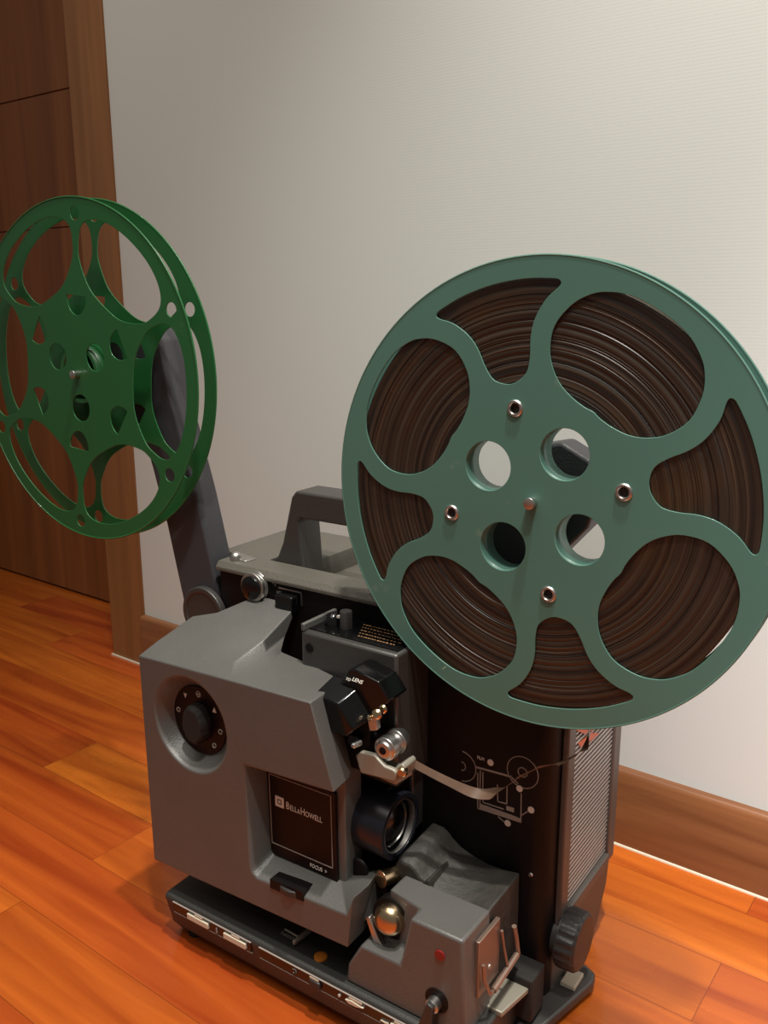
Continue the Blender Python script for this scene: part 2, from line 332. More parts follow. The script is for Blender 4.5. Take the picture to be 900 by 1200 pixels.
for q in ((0.3334, 0, 0.1278), (0.3573, 0, 0.1391), (0.2445, 0, 0.2912)): part('case_screw', lathe(q, (0, -1, 0), [(0, .002), (.0012, .0016)], 12), 'steel', smooth=True)
# speaker side: frame, slats
bm = bmesh.new(); gx0, gx1 = RX, RX+.006
za, zb, ya, yb = .092, .325, .036, .134
box(gx0, gx1, .020, .036, .080, .345, bm); box(gx0, gx1, .134, .152, .080, .345, bm)
box(gx0, gx1+.002, .036, .134, .080, .092, bm); box(gx0, gx1, .036, .134, .325, .345, bm)
gf = part('grille_frame', bm, 'frame', .0015)
bm = bmesh.new(); n = 50
for i in range(n):
    z = za+(zb-za)*(i+.5)/n; h = (zb-za)/n
    prismx([(ya, z-h*.24), (yb, z-h*.24), (yb, z+h*.24), (ya, z+h*.24)], gx0-.001, gx0+.0035, bm)
part('speaker_grille', bm, 'grille', .0004)
bm = prismx([(.018, .012), (.128, .012), (.150, .048), (.155, .080), (.018, .080)], RX-.002, RX+.0012)
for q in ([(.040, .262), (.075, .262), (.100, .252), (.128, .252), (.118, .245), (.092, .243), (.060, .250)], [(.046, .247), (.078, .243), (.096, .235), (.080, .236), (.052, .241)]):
    part('orange_patch', prismx(q, RX+.0030, RX+.0040), 'orange', parent=gf)  # thin orange patches laid over the slats
bm = prismx([(.018, .012), (.128, .012), (.150, .048), (.155, .080), (.018, .080)], RX-.002, RX+.0012)
part('side_panel', bm, 'frame', .001)
# big ribbed tilt knob low on the side
kc = (RX, 0.0308, 0.0678)
bm = bmesh.new(); rings = []
for t, r, k in ((0, .019, 0), (.006, .019, 0), (.0061, .0255, 0), (.0075, .0255, 0), (.0076, .0265, 1), (.022, .026, 1), (.0245, .0235, .4), (.025, .018, 0)):
    rings.append([(RX+t, kc[1]+(r-k*.0012*(1 if i % 4 < 2 else 0))*math.cos(2*PI*i/72), kc[2]+(r-k*.0012*(1 if i % 4 < 2 else 0))*math.sin(2*PI*i/72)) for i in range(72)])
loft(rings, bm); part('tilt_knob', bm, 'knob', .0003)
# ---- base with control strip
bm = bmesh.new()
sec = [(-.098, .004), (-.108, .018), (-.1125, .046), (-.1095, .050), (-.030, .052), (.0, .052), (.0, .004)]
loft([[(.020, y+.006*(z < .03), z) for y, z in sec], [(.026, y, z) for y, z in sec], [(.352, y, z) for y, z in sec], [(.362, y+.006*(z < .03), z) for y, z in sec]], bm)
box(.0, .366, 0, .125, .0045, .012, bm)
bs = part('base', bm, 'base', .002)
bm = prismz([(.362, -.045), (.384, -.02), (.400, .050), (.398, .062), (.38, .07), (.36, .0)], .006, .016)
part('base_skirt', bm, 'darkgrey', .002)
part('side_tab', box(.3765, .3905, .030, .052, .010, .0195), 'cream', .001)
bm = prismz([(.335, -.066), (.366, -.066), (.374, -.022), (.355, -.012), (.335, -.02)], .049, .054)
part('base_corner_plate', bm, 'bracket', .001)
part('rubber_buffer', box(.350, .376, -.030, -.004, .02, .062), 'rubber', .002)
for x, y in ((.04, -.09), (.34, -.085), (.03, .11), (.35, .105)):
    part('foot', lathe((x, y, 0), (0, 0, 1), [(0, .009), (.005, .010)], 20), 'rubber')
def strip(x0, x1):
    sl = lambda z: -.1128+(.0465-z)*.13
    bm = loft([[(x0, sl(.034)-.0004, .034), (x1, sl(.034)-.0004, .034), (x1, sl(.0455)-.0004, .0455), (x0, sl(.0455)-.0004, .0455)],
               [(x0, sl(.034)+.003, .034), (x1, sl(.034)+.003, .034), (x1, sl(.0455)+.003, .0455), (x0, sl(.0455)+.003, .0455)]])
    s = part('control_strip', bm, 'gloss')
    bm = bmesh.new()
    for z in (.0338, .0458): loft([[(x0-.0006, sl(z)-.0008, z-.0002), (x1+.0006, sl(z)-.0008, z-.0002), (x1+.0006, sl(z)-.0008, z+.0002), (x0-.0006, sl(z)-.0008, z+.0002)], [(x0-.0006, sl(z)+.001, z-.0002), (x1+.0006, sl(z)+.001, z-.0002), (x1+.0006, sl(z)+.001, z+.0002), (x0-.0006, sl(z)+.001, z+.0002)]], bm)
    part('strip_edge', bm, 'dimwhite', parent=s)
    return s
s1 = strip(.0335, .1345); s2 = strip(.1455, .330)
for x0, x1 in ((.0535, .0815), (.1015, .1295)):
    w = part('slide_switch', box(x0, x1, -.1145, -.110, .0365, .0425), 'cream', .0006, parent=s1)
    part('switch_word', box(x0+.010, x1-.008, -.1138, -.111, .0432, .0450), 'cream', parent=s1)
part('strip_mark', box(.0915, .0928, -.1138, -.111, .0372, .0425), 'dimwhite', parent=s1)
bm = stroke(arc(.1865, .0405, .0020, -1.9, 2.2, 10), .0012, -.1135, -.111); part('strip_symbol', bm, 'dimwhite', parent=s2)
part('strip_word', box(.2045, .2145, -.1138, -.111, .0430, .0447), 'cream', parent=s2)
part('rocker_switch', box(.2045, .216, -.1150, -.110, .0352, .0425), 'knob', .001, parent=s2)
part('strip_mark', prism(ring2(.2365, .0405, .0013, 12), -.1137, -.111), 'white', parent=s2)
for x in (.247, .293):
    part('strip_word', box(x, x+.0135, -.1138, -.111, .0432, .0449), 'cream', parent=s2)
    bm = prism([(x-.004, .0408), (x+.003, .0428), (x+.0155, .0412), (x+.008, .0388), (x, .0383)], -.1145, -.110); part('volume_slider', bm, 'cream', .0005, parent=s2)
part('strip_mark', prism([(.279, .0382), (.287, .0388), (.287, .0362)], -.1137, -.111), 'cream', parent=s2)
part('mode_lever', prismz([(.1735, -.1000), (.1765, -.0995), (.1785, -.078), (.1745, -.077)], .0525, .0575), 'bracket', .0012, parent=None)
bm = prismz([(.1535, -.0875), (.1705, -.0885), (.1705, -.0868), (.1535, -.0858)], .0512, .0516)
part('lever_print', bm, 'white')
part('lever_word', text('THREAD', .0045, face_up((.1530, -.0935, .0512), .9)), 'dimwhite')
bm = lathe((.203, -.096, .0505), (0, 0, 1), [(0, .006), (.0014, .006), (.002, .004)], 24); part('pilot_lamp', bm, 'amber', smooth=True)

# ---- operator-side cover
def yslope(y): return .0 + (y+.11)*.30
A = (.006, .080); B = (.0045, .295); E = (.1330, .2235); E2 = (.1355, .124); G = (.1375, .118); G2 = (.1425, .1145); H = (.2438, .1205); I = (.2500, .139); J = (.2436, .0888)
# points run around the front outline; each has (x, z) at the front, at y -.088 and at the back, plus the back y
pts = [
 (A, (.006, .080), (.006, .082), -.02),
 (B, (.005, .302), (.010, .3155), -.045),
 ((.030, .2962), (.032, .303), (.036, .322), -.036),
 ((.052, .2970), (.054, .3035), (.056, .333), -.001),
 ((.1000, .2987), (.1060, .3050), (.1070, .333), -.001, (.1120, .3160)),
 ((.1200, .2995), (.1230, .3028), (.1085, .310), -.020, (.1150, .3065)),
 ((.1400, .3003), (.1420, .3015), (.1190, .3015), -.040, (.1255, .3015)),
 ((.165, .3010), (.1620, .3015), (.1570, .3015), -.047),
 ((.2095, .3025), (.2085, .3030), (.2020, .3025), -.060),
 ((.2318, .2290), (.2300, .2295), (.2235, .2330), -.060),
 (E, (.1405, .2125), (.1405, .2125), -.060),
 (E2, (.1425, .132), (.1425, .132), -.060),
 (G, (.1430, .1295), (.1430, .1295), -.060),
 (G2, (.1455, .1272), (.1455, .1272), -.060),
 (H, (.2215, .1290), (.2215, .1290), -.060),
 (I, (.2500, .1385), (.2460, .1385), -.068),
 (J, (.2436, .0890), (.2400, .0890), -.068)]
bm = bmesh.new()
def V(p, y): return bm.verts.new((p[0], y, p[1]))
def mid(p):
    y = min(-.056, p[3]-.0015); t = (y+.088)/(p[3]+.088)
    if len(p) > 4: return V(p[4], y)
    return V((p[1][0]*(1-t)+p[2][0]*t, p[1][1]*(1-t)+p[2][1]*t), y)
F0 = [V(p[0], -.11) for p in pts]; F1 = [V(p[1], -.088) for p in pts]; Fm = [mid(p) for p in pts]; F2 = [V(p[2], p[3]) for p in pts]; n = len(pts)
for a, b in ((F0, F1), (F1, Fm), (Fm, F2)):
    for i in range(n): bm.faces.new((a[i], a[(i+1) % n], b[(i+1) % n], b[i]))
dial = [bm.verts.new((.068+.046*math.cos(2*PI*i/48), -.11, .2425+.046*math.sin(2*PI*i/48))) for i in range(48)]
es = [bm.edges.get((F0[i], F0[(i+1) % n])) for i in range(n)] + [bm.edges.new((dial[i], dial[(i+1) % 48])) for i in range(48)]
bmesh.ops.triangle_fill(bm, use_beauty=True, use_dissolve=False, edges=es, normal=(0, -1, 0))
d2 = [bm.verts.new((.0655+.0345*math.cos(2*PI*i/48), -.094, .2405+.0345*math.sin(2*PI*i/48))) for i in range(48)]
for i in range(48): bm.faces.new((dial[i], dial[(i+1) % 48], d2[(i+1) % 48], d2[i]))
bm.faces.new(d2)
es = [bm.edges.get((F2[i], F2[(i+1) % n])) for i in range(n)]
bmesh.ops.triangle_fill(bm, use_beauty=True, use_dissolve=False, edges=es)
box(.1380, .2250, -.0860, -.062, .118, .2330, bm)
cv = part('operator_cover', bm, 'grey', .0034, seg=4)
bm = box(.2215, .246, -.090, -.062, .100, .1290)
part('cover_step', bm, 'grey', .002, parent=cv)
# mode dial
dp = part('dial_plate', lathe((.0655, -.094, .2405), (0, -1, 0), [(-.002, .0335), (.0012, .0335), (.0016, .033)], 48), 'plum', parent=cv, label='dark round dial plate with white marks')
bm = bmesh.new(); rg = []
for t, r in ((0, .0165), (.010, .0160), (.0125, .0140)):
    rg.append([(.0675+r*(1 if (i % 6) < 4 else .95)*math.cos(2*PI*i/48)*(.82 if abs(math.cos(2*PI*i/48)) > .5 else 1), -.0956-t, .2400+r*1.15*(1 if (i % 6) < 4 else .96)*math.sin(2*PI*i/48)) for i in range(48)])
loft(rg, bm); part('dial_knob', bm, 'rubber', .0008, parent=cv)
bm = bmesh.new()
def tri(a, s, up):
    x, z = .0655+.0262*math.cos(a), .2405+.0262*math.sin(a); k = 1 if up else -1
    prism([(x-s, z-s*k), (x+s, z-s*k), (x, z+s*1.1*k)], -.0963, -.0953, bm)
tri(math.radians(128), .0022, False); tri(math.radians(38), .0024, True)
for a in (172, -8, -48): x, z = .0655+.0270*math.cos(math.radians(a)), .2405+.0270*math.sin(math.radians(a)); stroke(arc(x, z, .0021, 0, 2*PI, 14), .0008, -.0963, -.0953, bm)
x, z = .0655+.0265*math.cos(math.radians(88)), .2405+.0265*math.sin(math.radians(88)); stroke(arc(x, z, .0026, 0, 2*PI, 14), .0009, -.0963, -.0953, bm); stroke([(x-.0015, z), (x+.0015, z)], .0007, -.0963, -.0953, bm)
part('dial_marks', bm, 'white', parent=cv)
# name plate
npz = part('name_plate', prism([(.1402, .2120), (.2168, .2130), (.2178, .1285), (.1462, .1283), (.1425, .1320)], -.0892, -.0860), 'plum', .0005, parent=cv, label='dark plum maker plate')
bm = stroke([(.1435, .2085), (.2125, .2095), (.2132, .1405), (.1445, .1400)], .0007, -.0897, -.089, closed=True)
part('plate_line', bm, 'dimwhite', parent=cv)
lg = (0.1503, -0.0895, 0.1693)
bm = sheet([[(.1502, .1795), (.1600, .1795), (.1600, .1895), (.1502, .1895)], [(.1526, .1820), (.1576, .1820), (.1576, .1870), (.1526, .1870)]], -.0899, -.0890)
prism([(.1538, .1832), (.1564, .1832), (.1564, .1858), (.1538, .1858)], -.0899, -.089, bm)
part('maker_emblem', bm, 'white', parent=cv)
xx = .1622
for s, z in (('B', .0092), ('ELL', .0070), ('&', .0056), ('H', .0092), ('OWELL', .0070)):
    me = text(s, z*1.08, face_front((xx, -.0893, .1805), .74), .0004); part('maker_name', me, 'white', parent=cv)
    xx = max(v.co.x for v in me.vertices)+.0005
part('focus_word', text('FOCUS  >', .0052, face_front((.188, -.0896, .1325), .85)), 'white', parent=cv)
# focus thumb wheel in its slot
bm = lathe((.174, -.088, .108), (0, 0, 1), [(0, .013), (.001, .0165), (.009, .0165), (.010, .015)], 48)
part('focus_slot', prism([(.160, .1125), (.1975, .1145), (.1975, .1235), (.160, .1215)], -.1112, -.095), 'black', parent=cv)
part('focus_wheel', lathe((.1805, -.0975, .1135), (0, 0, 1), [(0, .0155), (.0008, .0165), (.0060, .0165), (.0068, .0155)], 56), 'knob', .0004, parent=cv)

# ---- film gate block
bm = box(.153, .2545, -.052, -.0, .212, .333); box(.153, .2500, -.020, -.0, .150, .215, bm)
gb = part('gate_housing', bm, 'darkgrey', .0025)
bm = prismz([(.156, -.045), (.251, -.045), (.251, -.002), (.156, -.002)], .3325, .3342); part('gate_tray', bm, 'gloss', parent=gb)
bm = box(.153, .157, -.052, -.004, .333, .340); part('gate_rim', bm, 'grey', .001, parent=gb)
part('gate_knob', lathe((.169, -.026, .334), (0, 0, 1), [(0, .008), (.006, .0075), (.010, .005), (.012, .001)], 24), 'gloss', smooth=True, parent=gb)
part('gate_knob', lathe((.1835, -.026, .334), (0, 0, 1), [(0, .0058), (.015, .0056), (.016, .005)], 24), 'knob', smooth=True, parent=gb)
part('gate_peg', box(.1745, .179, -.028, -.025, .342, .344), 'white', parent=gb)
part('gate_socket', lathe((.1625, -.0515, .319), (0, -1, 0), [(0, .0042), (.0012, .0042)], 24), 'black', parent=gb)
bm = bmesh.new()
for r in range(5):
    x = .192+.003*r
    while x < .246-.002*abs(2-r):
        w = random.uniform(.0010, .0032); y = -.012-.0062*r; prismz([(x, y), (x+w, y), (x+w, y+.0010), (x, y+.0010)], .3342, .3345, bm); x += w+random.uniform(.0008, .0018)
part('gate_print', bm, 'amberprint', parent=gb)
# black lamp-gate lever in front of it
bm = prism([(.2140, .3060), (.2240, .3225), (.2300, .3245), (.2540, .3195), (.2650, .3060), (.2560, .2960), (.2440, .2890), (.2300, .2900), (.2120, .2960)], -.078, -.052)
part('gate_cover', bm, 'gloss', .0012)
bm = loft([[(.200, -.094, .3010), (.2250, -.094, .2990), (.2400, -.094, .2800), (.2330, -.094, .2720), (.200, -.094, .2720)],
           [(.205, -.072, .3120), (.2330, -.072, .3090), (.2500, -.072, .2870), (.2400, -.072, .2760), (.205, -.072, .2760)]])
part('thread_lever', bm, 'gloss', .0012, label='glossy black lever with white wording')
tm = Matrix.Translation((.2105, -.0885, .3065)) @ Matrix.Rotation(math.radians(25), 4, 'X')
part('lever_label', text('LENS', .0046, Matrix.Translation((0.2322, -0.0845, 0.3177)) @ Matrix.Rotation(math.radians(4), 4, 'Y') @ Matrix.Rotation(math.radians(38), 4, 'X')), 'white')
part('lever_label', text('TO', .0034, Matrix.Translation((0.228, -0.0875, 0.3185)) @ Matrix.Rotation(math.radians(4), 4, 'Y') @ Matrix.Rotation(math.radians(38), 4, 'X')), 'white')
for p, r in (((0.2597, -0.088, 0.2971), .0042), ((0.2586, -0.078, 0.2972), .0036), ((0.2544, -0.09, 0.2935), .0026)):
    part('gate_screw', lathe(p, (.3, -1, .3), [(-.003, r), (.0015, r), (.003, r*.6)], 20), 'brass', smooth=True)
part('gate_clip', prism([(.2450, .2880), (.2540, .2910), (.2550, .2790), (.2480, .2765)], -.082, -.076), 'steel', .0006)
bm = box(.200, .245, -.078, -.05, .235, .285); part('gate_interior', bm, 'black', .001)
for p in ((0.2325, -0.08, 0.2641), (0.2436, -0.07, 0.2692)):
    part('guide_roller', lathe(p, (0, -1, .1), [(-.012, .0055), (.004, .0055), (.005, .0045)], 24), 'gloss', smooth=True)
part('guide_pin', lathe((0.239, -0.09, 0.2651), (-.2, -1, 0), [(-.006, .0025), (.002, .0025), (.003, .0016)], 16), 'steel', smooth=True)
# roller and bracket in front of the gate
bm = lathe((.2620, -.084, .2640), (0, 1, 0), [(0, .0035), (.0003, .0065), (.002, .0075), (.003, .0100), (.010, .0102), (.011, .0078), (.017, .0078), (.018, .0105), (.022, .0105), (.030, .0070)], 32)
rl = part('film_roller', bm, 'steel', .0003)
part('roller_bore', lathe((.2620, -.0845, .2640), (0, 1, 0), [(0, .0032), (.001, .0032)], 20), 'black', parent=rl)
brk = [(0.2362, 0.2531), (0.2414, 0.2578), (0.255, 0.2589), (0.265, 0.2521), (0.2733, 0.2517), (0.2765, 0.2497), (0.2749, 0.2416), (0.2583, 0.24), (0.2412, 0.2384)]
bm = loft([[(x, -.086, z) for x, z in brk], [(x, -.081, z) for x, z in brk]])
loft([[(x, y, z) for x, y, z in ((.2360, -.083, .2460), (.2730, -.083, .2430), (.2740, -.083, .2365), (.2370, -.083, .2400))], [(x, y, z) for x, y, z in ((.2360, -.060, .2430), (.2790, -.066, .2470), (.2800, -.066, .2400), (.2370, -.060, .2380))]], bm)
part('film_bracket', bm, 'bracket', .0012)
bm = prism([(.2710, .2500), (.2790, .2570), (.2820, .2545), (.2800, .2440), (.2740, .2410)], -.082, -.064); part('bracket_end', bm, 'bracket', .0012)
part('guide_stud', lathe((.2795, -.082, .2500), (.1, -1, .1), [(-.003, .0042), (.0015, .0042), (.0028, .003)], 20), 'brass', smooth=True)

# ---- lens
lc = Vector((.2560, -.050, .1760)); ax = (1, 0, 0)
ln = part('lens_barrel', lathe(lc, ax, [(-.052, .024), (-.040, .0275), (-.036, .0275), (-.034, .0285), (0, .0295), (.0015, .0290), (.0015, .0250), (-.006, .0235), (-.010, .022)], 64), 'lensblack', smooth=True, label='glossy black lens barrel')
bm = lathe(lc, ax, [(-.0045, .0234), (-.002, .0240), (.0006, .0238), (.0006, .0230), (-.003, .0226), (-.0045, .0226)], 64, cap=False); part('lens_ring', bm, 'steel', smooth=True, parent=ln)
me = lathe(lc, ax, [(-.010, .0215), (-.005, .0200), (-.002, .0140), (-.0005, .007), (0, .0005)], 48); part('lens_glass', me, 'gloss', smooth=True, parent=ln)
bm = lathe((.215, -.030, .176), ax, [(0, .036), (.030, .036)], 48); part('lens_mount', bm, 'black', .002)
bm = lathe((0.2539, -0.072, 0.137), (-.3, -1, .1), [(-.016, .0075), (.003, .0078), (.0035, .006)], 28); part('lens_lock', bm, 'brass', .0004)
bm = box(.212, .258, -.070, -.01, .118, .136); lathe((.230, -.072, .138), (0, -1, 0), [(0, .010), (.004, .010)], 24, bm); part('lens_carriage', bm, 'black', .002)

# ---- front housing with sound head
fh = [(0.2375, 0.0655), (.2375, .050), (.3530, .050), (.3500, .1400), (.3020, .1400), (.2955, .0975), (.2945, .0925), (.2550, .0925)]
fh = [(.2375, .050), (.3530, .050), (.3500, .1400), (.3025, .1400), (.2925, .0925), (.2535, .0925), (.2400, .0680)]
fh = [(.2375, .050), (.3530, .050), (.3500, .1400), (.3025, .1400), (.2925, .0925), (.2535, .0925), (.2400, .0680)]
top2 = [(.2375, .050), (.3530, .050), (.3500, .1400), (.2690, .1400), (.2660, .1000), (.2535, .0925), (.2400, .0680)]
bm = loft([[(x, y, z) for x, z in q] for y, q in ((-.105, fh), (-.0895, fh), (-.0845, top2), (-.060, top2))])
h = part('sound_head_housing', bm, 'grey', .0025, seg=3)
sw = [(.2570, .050), (.3500, .050), (.3490, .1385), (.3330, .1340), (.3180, .1335), (.3040, .1360), (.2920, .1400), (.2830, .1455), (.2790, .1500), (.2740, .1530), (.2620, .1535), (.2590, .1480)]
sb = [(.2570, .050), (.3500, .050), (.3490, .1400), (.3330, .1375), (.3180, .1375), (.3040, .1400), (.2920, .1440), (.2830, .1500), (.2790, .1540), (.2740, .1570), (.2620, .1575), (.2590, .1500)]
bm = loft([[(x, -.061, z-.003) for x, z in sw], [(x, -.056, z) for x, z in sw], [(x, -.004, z) for x, z in sb]])
part('lens_guard', bm, 'dirty', .0015, parent=h)
bm = prism([(.2870, .1400), (.2930, .1450), (.2980, .1320), (.2950, .1300)], -.0625, -.030); part('guard_fin', bm, 'dirty', .0006, parent=h)
# curved well behind the roller dome
bm = loft([[(.2935+.0, -.1049+.0, .0930), (.2535, -.1049, .0930), (.2535, -.1049, .0920), (.2935, -.1049, .0920)], [(.2935, -.086, .0935), (.2535, -.086, .0935), (.2535, -.086, .092), (.2935, -.086, .092)]])
part('sound_drum', lathe((.2725, -.086, .1165), (.05, -1, .05), [(0, .0135), (.006, .0135), (.0105, .0115), (.0130, .0080), (.0142, .0035), (.0145, .0005)], 40), 'brass', smooth=True, label='polished brass dome of the sound drum')
part('drum_well', lathe((.2725, -.0872, .1145), (0, 1, 0), [(0, .0185), (.010, .0185)], 36), 'black')
part('drum_arm', prism([(.2520, .1130), (.2560, .1150), (.2660, .0960), (.2700, .0925), (.2600, .0925)], -.096, -.090), 'steel', .0008)
part('red_dot', lathe((0.3303, -0.1048, 0.1192), (0, -1, 0), [(0, .0046), (.0012, .0046), (.0016, .004)], 24), 'red', parent=h, label='small red dot')
# lever at the bottom of the housing
lp = (0.3279, -0.105, 0.0763)
part('lever_slot', lathe(lp, (0, -1, 0), [(-.001, .0105), (.0007, .0105)], 32), 'black', parent=h)
bm = lathe((lp[0]-.001, -.1055, lp[2]-.002), (0, -1, 0), [(0, .006), (.006, .006), (.0075, .0045)], 24); part('lever_hub', bm, 'steel', smooth=True, parent=h)
part('lens_lever', prism([(lp[0]-.003, lp[2]+.004), (lp[0]+.003, lp[2]+.002), (lp[0]+.000, lp[2]-.030), (lp[0]-.014, lp[2]-.030)], -.1165, -.1105), 'knob', .0012, parent=h)
# latch on the right-hand side of the housing
bm = box(.3505, .3545, -.086, -.050, .076, .128); lt = part('side_latch', bm, 'clip', .0008)
bm = tube([(.3575, -.084, .108), (.3580, -.083, .094), (.3600, -.076, .0765), (.3600, -.070, .0755)], .0016)
tube([(.3600, -.070, .0755), (.3600, -.028, .0800)], .0028, 8, bm); tube([(.3575, -.030, .108), (.3580, -.026, .094), (.3600, -.026, .0800)], .0022, 8, bm)
tube([(.3570, -.052, .118), (.3570, -.047, .098), (.3600, -.045, .079)], .0013, 8, bm)
part('latch_bail', bm, 'clip', smooth=True, parent=lt)
part('latch_screw', lathe((.3545, -.068, .094), (1, 0, 0), [(0, .0024), (.001, .002)], 12), 'steel', parent=lt)

# ---- reel arms and spindles (the reels turn on them)
BC = (.3624, .4726); SCN = (-.1560, .5420)
def armshape(pts, y0, y1, name, sm):
    a = part(name, prism(pts, y0, y1), 'arm', .003, seg=3); return a
left = [(-.0510, .300), (-.0710, .3880), (-.0870, .4440), (-.1010, .486), (-.1250, .508), (-.1600, .512), (-.1830, .528), (-.1880, .548), (-.1740, .570), (-.1480, .582), (-.1100, .590), (-.0760, .5905), (-.0640, .578), (-.0540, .5236), (-.0240, .4244), (-.0010, .330), (-.0010, .300)]
al = armshape(left, 0, .030, 'reel_arm', 1)
bm = lathe((-.0165, -.0005, .3000), (0, -1, 0), [(0, .0290), (.006, .0290), (.007, .0280), (.007, .0235), (.006, .0228)], 56); part('arm_pivot', bm, 'darkgrey', .0004, parent=al)
rgt = [(.2570, .330), (.3120, .330), (.3560, .4080), (.3900, .4480), (.3980, .4760), (.3900, .5000), (.3660, .5120), (.3400, .5060), (.3240, .4860), (.3160, .4560)]
ar = armshape(rgt, .004, .030, 'reel_arm', 1)
for (x, z), yf, ya, par in ((SCN, -.0385, 0, al), (BC, -.0430, .004, ar)):
    bm = lathe((x, ya, z), (0, -1, 0), [(0, .011), (.0035, .011), (.0036, .0040), (-yf+ya-.003, .0040), (-yf+ya-.0005, .0044), (-yf+ya, .0030)], 28)
    part('spindle', bm, 'steel', .0002, parent=par)

# ------------------------------------------------------------------ the two reels
def polar(c, a, prof):                         # prof: half outline (r, half-angle deg) from the outer middle to the inner middle
    pts = [(r, -h) for r, h in prof] + [(r, h) for r, h in reversed(prof) if h > 0]
    # smooth the closed loop (Catmull-Rom)
    P = [Vector((c[0]+r*math.cos(math.radians(a+h)), c[1]+r*math.sin(math.radians(a+h)))) for r, h in pts]
    if prof[0][1] == 0: pass
    out = []; n = len(P)
    for i in range(n):
        p0, p1, p2, p3 = P[i-1], P[i], P[(i+1) % n], P[(i+2) % n]
        for k in range(4):
            t = k/4; out.append(tuple(.5*((2*p1)+(p2-p0)*t+(2*p0-5*p1+4*p2-p3)*t*t+(3*p1-p0-3*p2+p3)*t**3)))
    return out
def mm(l): return [(r/1000, h) for r, h in l]
bean = mm([(160.5, 0), (159.8, 8), (156, 14), (151, 18), (142, 22.2), (127, 26.3), (110, 27), (97, 24.5), (87.5, 19.5), (82, 12), (80.3, 5), (81, 0)])
fan = mm([(158.6, 0), (158.6, 9), (158.3, 16.5), (157.2, 18.6), (153.5, 18.6), (144.5, 15.2), (131.6, 12), (119, 10.4), (105.5, 10), (95, 8.6), (89.5, 5), (87.2, 0)])
def big_reel():
    c = BC; y0, y1 = -.0358, -.0150
    t = empty('film_reel', (c[0], -.025, c[1]-.1745), 'large teal metal reel full of dark film, on the right of the projector', 'film reel')
    hl = [ring2(c[0]+.0438*math.cos(math.radians(a)), c[1]+.0438*math.sin(math.radians(a)), .0188, 40) for a in (58.3, 148.3, 238.3, 328.3)]
    wins = [polar(c, a, fan) for a in (13.4, 103.4, 193.4, 283.4)] + [polar(c, a, bean) for a in (58.4, 148.4, 238.4, 328.4)]
    ey = [(c[0]+.0695*math.cos(math.radians(a)), c[1]+.0695*math.sin(math.radians(a))) for a in (13, 103.5, -77, -166)]
    eh = [ring2(x, z, .0042, 24) for x, z in ey]
    for nm, a, b in (('front_flange', y0, y0+.0013), ('rear_flange', y1-.0013, y1)):
        obj(nm, sheet([ring2(*c, .1745, 160)] + hl + wins + eh, a, b, .0003), 'teal', t)
    bm = sheet([ring2(*c, .0640, 96)] + hl, y0+.0014, y1-.0014); obj('hub', bm, 'teal', t)
    for nm, yy in (('rim_bead', y0+.0006), ('rim_bead', y1-.0006)):
        bm = bmesh.new(); n = 160; R = []
        for i in range(n):
            a = 2*PI*i/n; R.append([(c[0]+(.1738+.0009*math.cos(q))*math.cos(a), yy+.0009*math.sin(q), c[1]+(.1738+.0009*math.cos(q))*math.sin(a)) for q in [k*PI/4 for k in range(8)]])
        R.append(R[0]); loft(R, bm, cap=False); bmesh.ops.remove_doubles(bm, verts=bm.verts, dist=1e-6); obj(nm, bm, 'teal', t, smooth=True)
    for x, z in ey:
        obj('eyelet', lathe((x, y0+.001, z), (0, -1, 0), [(-.003, .0036), (.0018, .0036), (.0026, .0042), (.0026, .0054), (.0018, .0062), (0, .0064), (-.003, .0064)], 28, cap=False), 'steel', t, smooth=True)
        obj('rivet_core', lathe((x, y0+.002, z), (0, 1, 0), [(0, .0037), (.002, .0037)], 16), 'rubber', t)
    # film pack: every few turns sit a hair proud of their neighbours
    bm = bmesh.new(); prof = [(y1-.0018, .0660), (y0+.0032, .0660)]; r = .0662
    while r < .1585:
        prof.append((y0+.0018+random.random()**4*.0006+(.0006 if random.random() < .05 else 0), r)); r += random.choice((.0004, .0007, .0012))
    prof += [(y0+.0034, .1592), (y1-.002, .1592)]
    loft([[(rr*math.cos(2*PI*i/120), y, rr*math.sin(2*PI*i/120)) for i in range(120)] for y, rr in prof], bm, cap=False)
    f = obj('wound_film', bm, 'film', t, smooth=True); f.location = Vector((c[0], 0, c[1]))-origin(t)
    f['label'] = 'dark brown wound film'
    return t
big_reel()
win6 = mm([(159.5, 0), (159.3, 10), (157.5, 18), (152.5, 24), (143, 27.3), (125, 28.2), (113, 26.8), (96, 20.5), (88, 13.5), (85, 6), (84.3, 0)])
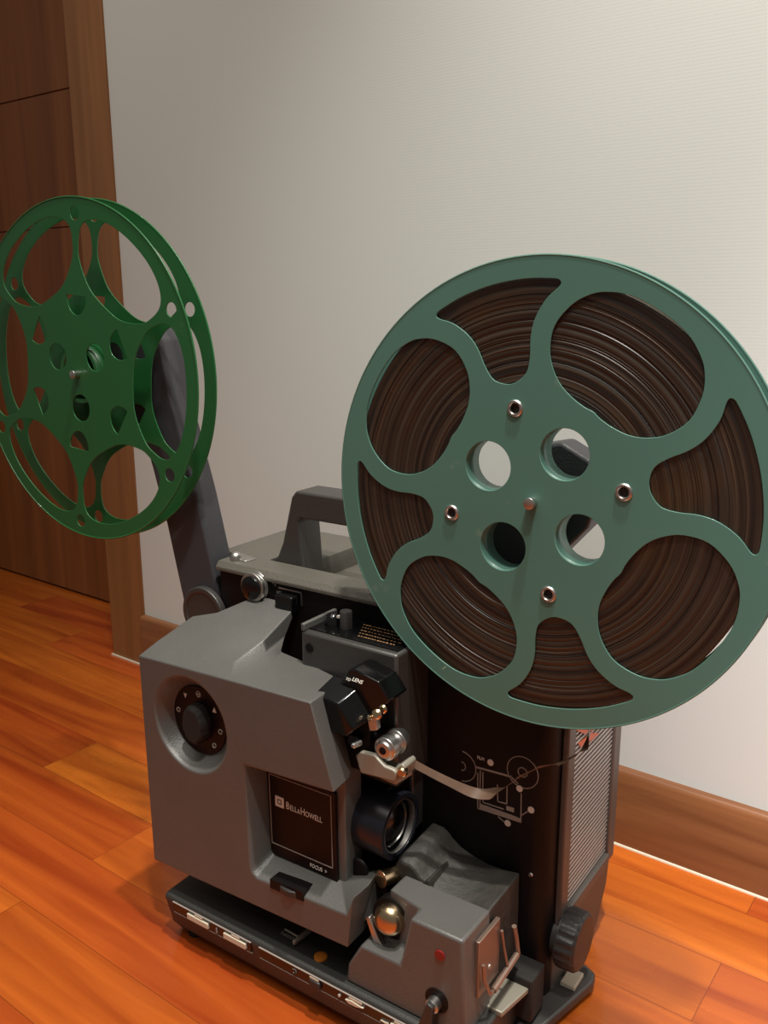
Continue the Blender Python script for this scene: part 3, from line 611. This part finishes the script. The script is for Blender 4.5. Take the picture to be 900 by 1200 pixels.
def small_reel():
    c = SCN; y0, y1 = -.0310, -.0065; da = 24.5
    t = empty('film_reel', (c[0], -.02, c[1]-.1745), 'empty green six-spoke metal reel on the arm at left', 'film reel')
    R3 = [ring2(c[0]+.0350*math.cos(math.radians(a)), c[1]+.0350*math.sin(math.radians(a)), .0140, 32) for a in (-89, 31, 151)]
    def dhole(a):
        x, z = c[0]+.0705*math.cos(math.radians(a)), c[1]+.0705*math.sin(math.radians(a)); rot = math.radians(a)
        return [(x+math.cos(rot)*u-math.sin(rot)*v, z+math.sin(rot)*u+math.cos(rot)*v) for u, v in [(.0090, -.0150)]+[(.0080-.0185*math.sin(PI*k/14), -.0152*math.cos(PI*k/14)) for k in range(1, 14)]+[(.0090, .0150)]]
    D6 = [dhole(da+60*k) for k in range(6)]
    W6 = [polar(c, da+30+60*k, win6) for k in range(6)]
    H6 = [ring2(c[0]+.1590*math.cos(math.radians(da+60*k)), c[1]+.1590*math.sin(math.radians(da+60*k)), .0068, 24) for k in range(6)]
    for nm, a, b in (('front_flange', y0, y0+.0012), ('rear_flange', y1-.0012, y1)):
        obj(nm, sheet([ring2(*c, .1750, 160)] + R3 + D6 + W6 + H6, a, b, .0003), 'green', t)
    bm = sheet([ring2(*c, .0300, 48), ring2(*c, .0260, 48)], y0+.0013, y1-.0013); obj('hub', bm, 'green', t)
    for yy in (y0+.0004, y1-.0004):
        bm = bmesh.new(); n = 160; R = []
        for i in range(n):
            a = 2*PI*i/n; R.append([(c[0]+(.1742+.0010*math.cos(q))*math.cos(a), yy+.0010*math.sin(q), c[1]+(.1742+.0010*math.cos(q))*math.sin(a)) for q in [k*PI/4 for k in range(8)]])
        R.append(R[0]); loft(R, bm, cap=False); bmesh.ops.remove_doubles(bm, verts=bm.verts, dist=1e-6); obj('rim_bead', bm, 'green', t, smooth=True)
    return t
small_reel()

# ------------------------------------------------------------------ loose film between the gate and the big reel
CAMV = Vector((.63, -.62, .6176))
key = [((0.273, -0.066, 0.2516), (.1, .95, .2), .008), ((0.2859, -0.055, 0.2405), (.1, .95, .2), .008), ((0.3046, -0.045, 0.2301), (.05, .95, .2), .009), ((0.32, -0.035, 0.2217), (0, .95, .3), .011),
       ((0.3331, -0.03, 0.2229), (-.1, .85, .4), .012), ((0.3427, -0.028, 0.2298), None, .014), ((0.3579, -0.026, 0.2453), None, .016), ((0.3747, -0.025, 0.2584), None, .016), ((0.3915, -0.025, 0.2674), None, .016), ((0.4099, -0.025, 0.2881), None, .016), (.4135, -.025, .3185), (.4400, -.025, .3390)]
pts = []
for k in key:
    if len(k) == 3 and isinstance(k[0], tuple): p = Vector(k[0]); pts.append((p, Vector(k[1]).normalized() if k[1] else None, k[2]))
    else: pts.append((Vector(k), Vector((0, 1, 0)), .014))
fin = []
for i in range(len(pts)-1):
    P = [pts[max(i-1, 0)][0], pts[i][0], pts[i+1][0], pts[min(i+2, len(pts)-1)][0]]
    for k in range(6):
        t = k/6; a, b, c_, d = P
        p = .5*((2*b)+(c_-a)*t+(2*a-5*b+4*c_-d)*t*t+(3*b-a-3*c_+d)*t**3)
        w = []
        for q in (pts[i], pts[i+1]):
            v = q[1]
            if v is None:
                dd = (c_-b).normalized(); rv = Vector((-.42, .72, -.55)); v = (rv-dd*rv.dot(dd)).normalized()
            w.append(v)
        fin.append((p, w[0].lerp(w[1], t).normalized(), pts[i][2]*(1-t)+pts[i+1][2]*t))
bm = bmesh.new(); rg = []
for i, (p, w, wd_) in enumerate(fin):
    d = (fin[min(i+1, len(fin)-1)][0]-fin[max(i-1, 0)][0]).normalized(); n = d.cross(w).normalized()*.00012
    h2 = w*wd_/2; rg.append([p-h2-n, p+h2-n, p+h2+n, p-h2+n])
loft(rg, bm)
M['strip'] = mat('brown_film_base', (92, 70, 56), .38, var=.2, vscale=60)
fs = obj('film_strip', bm, 'strip', smooth=True)
fs['label'] = 'loose brown film strip running from the gate roller towards the large reel'; fs['category'] = 'film'
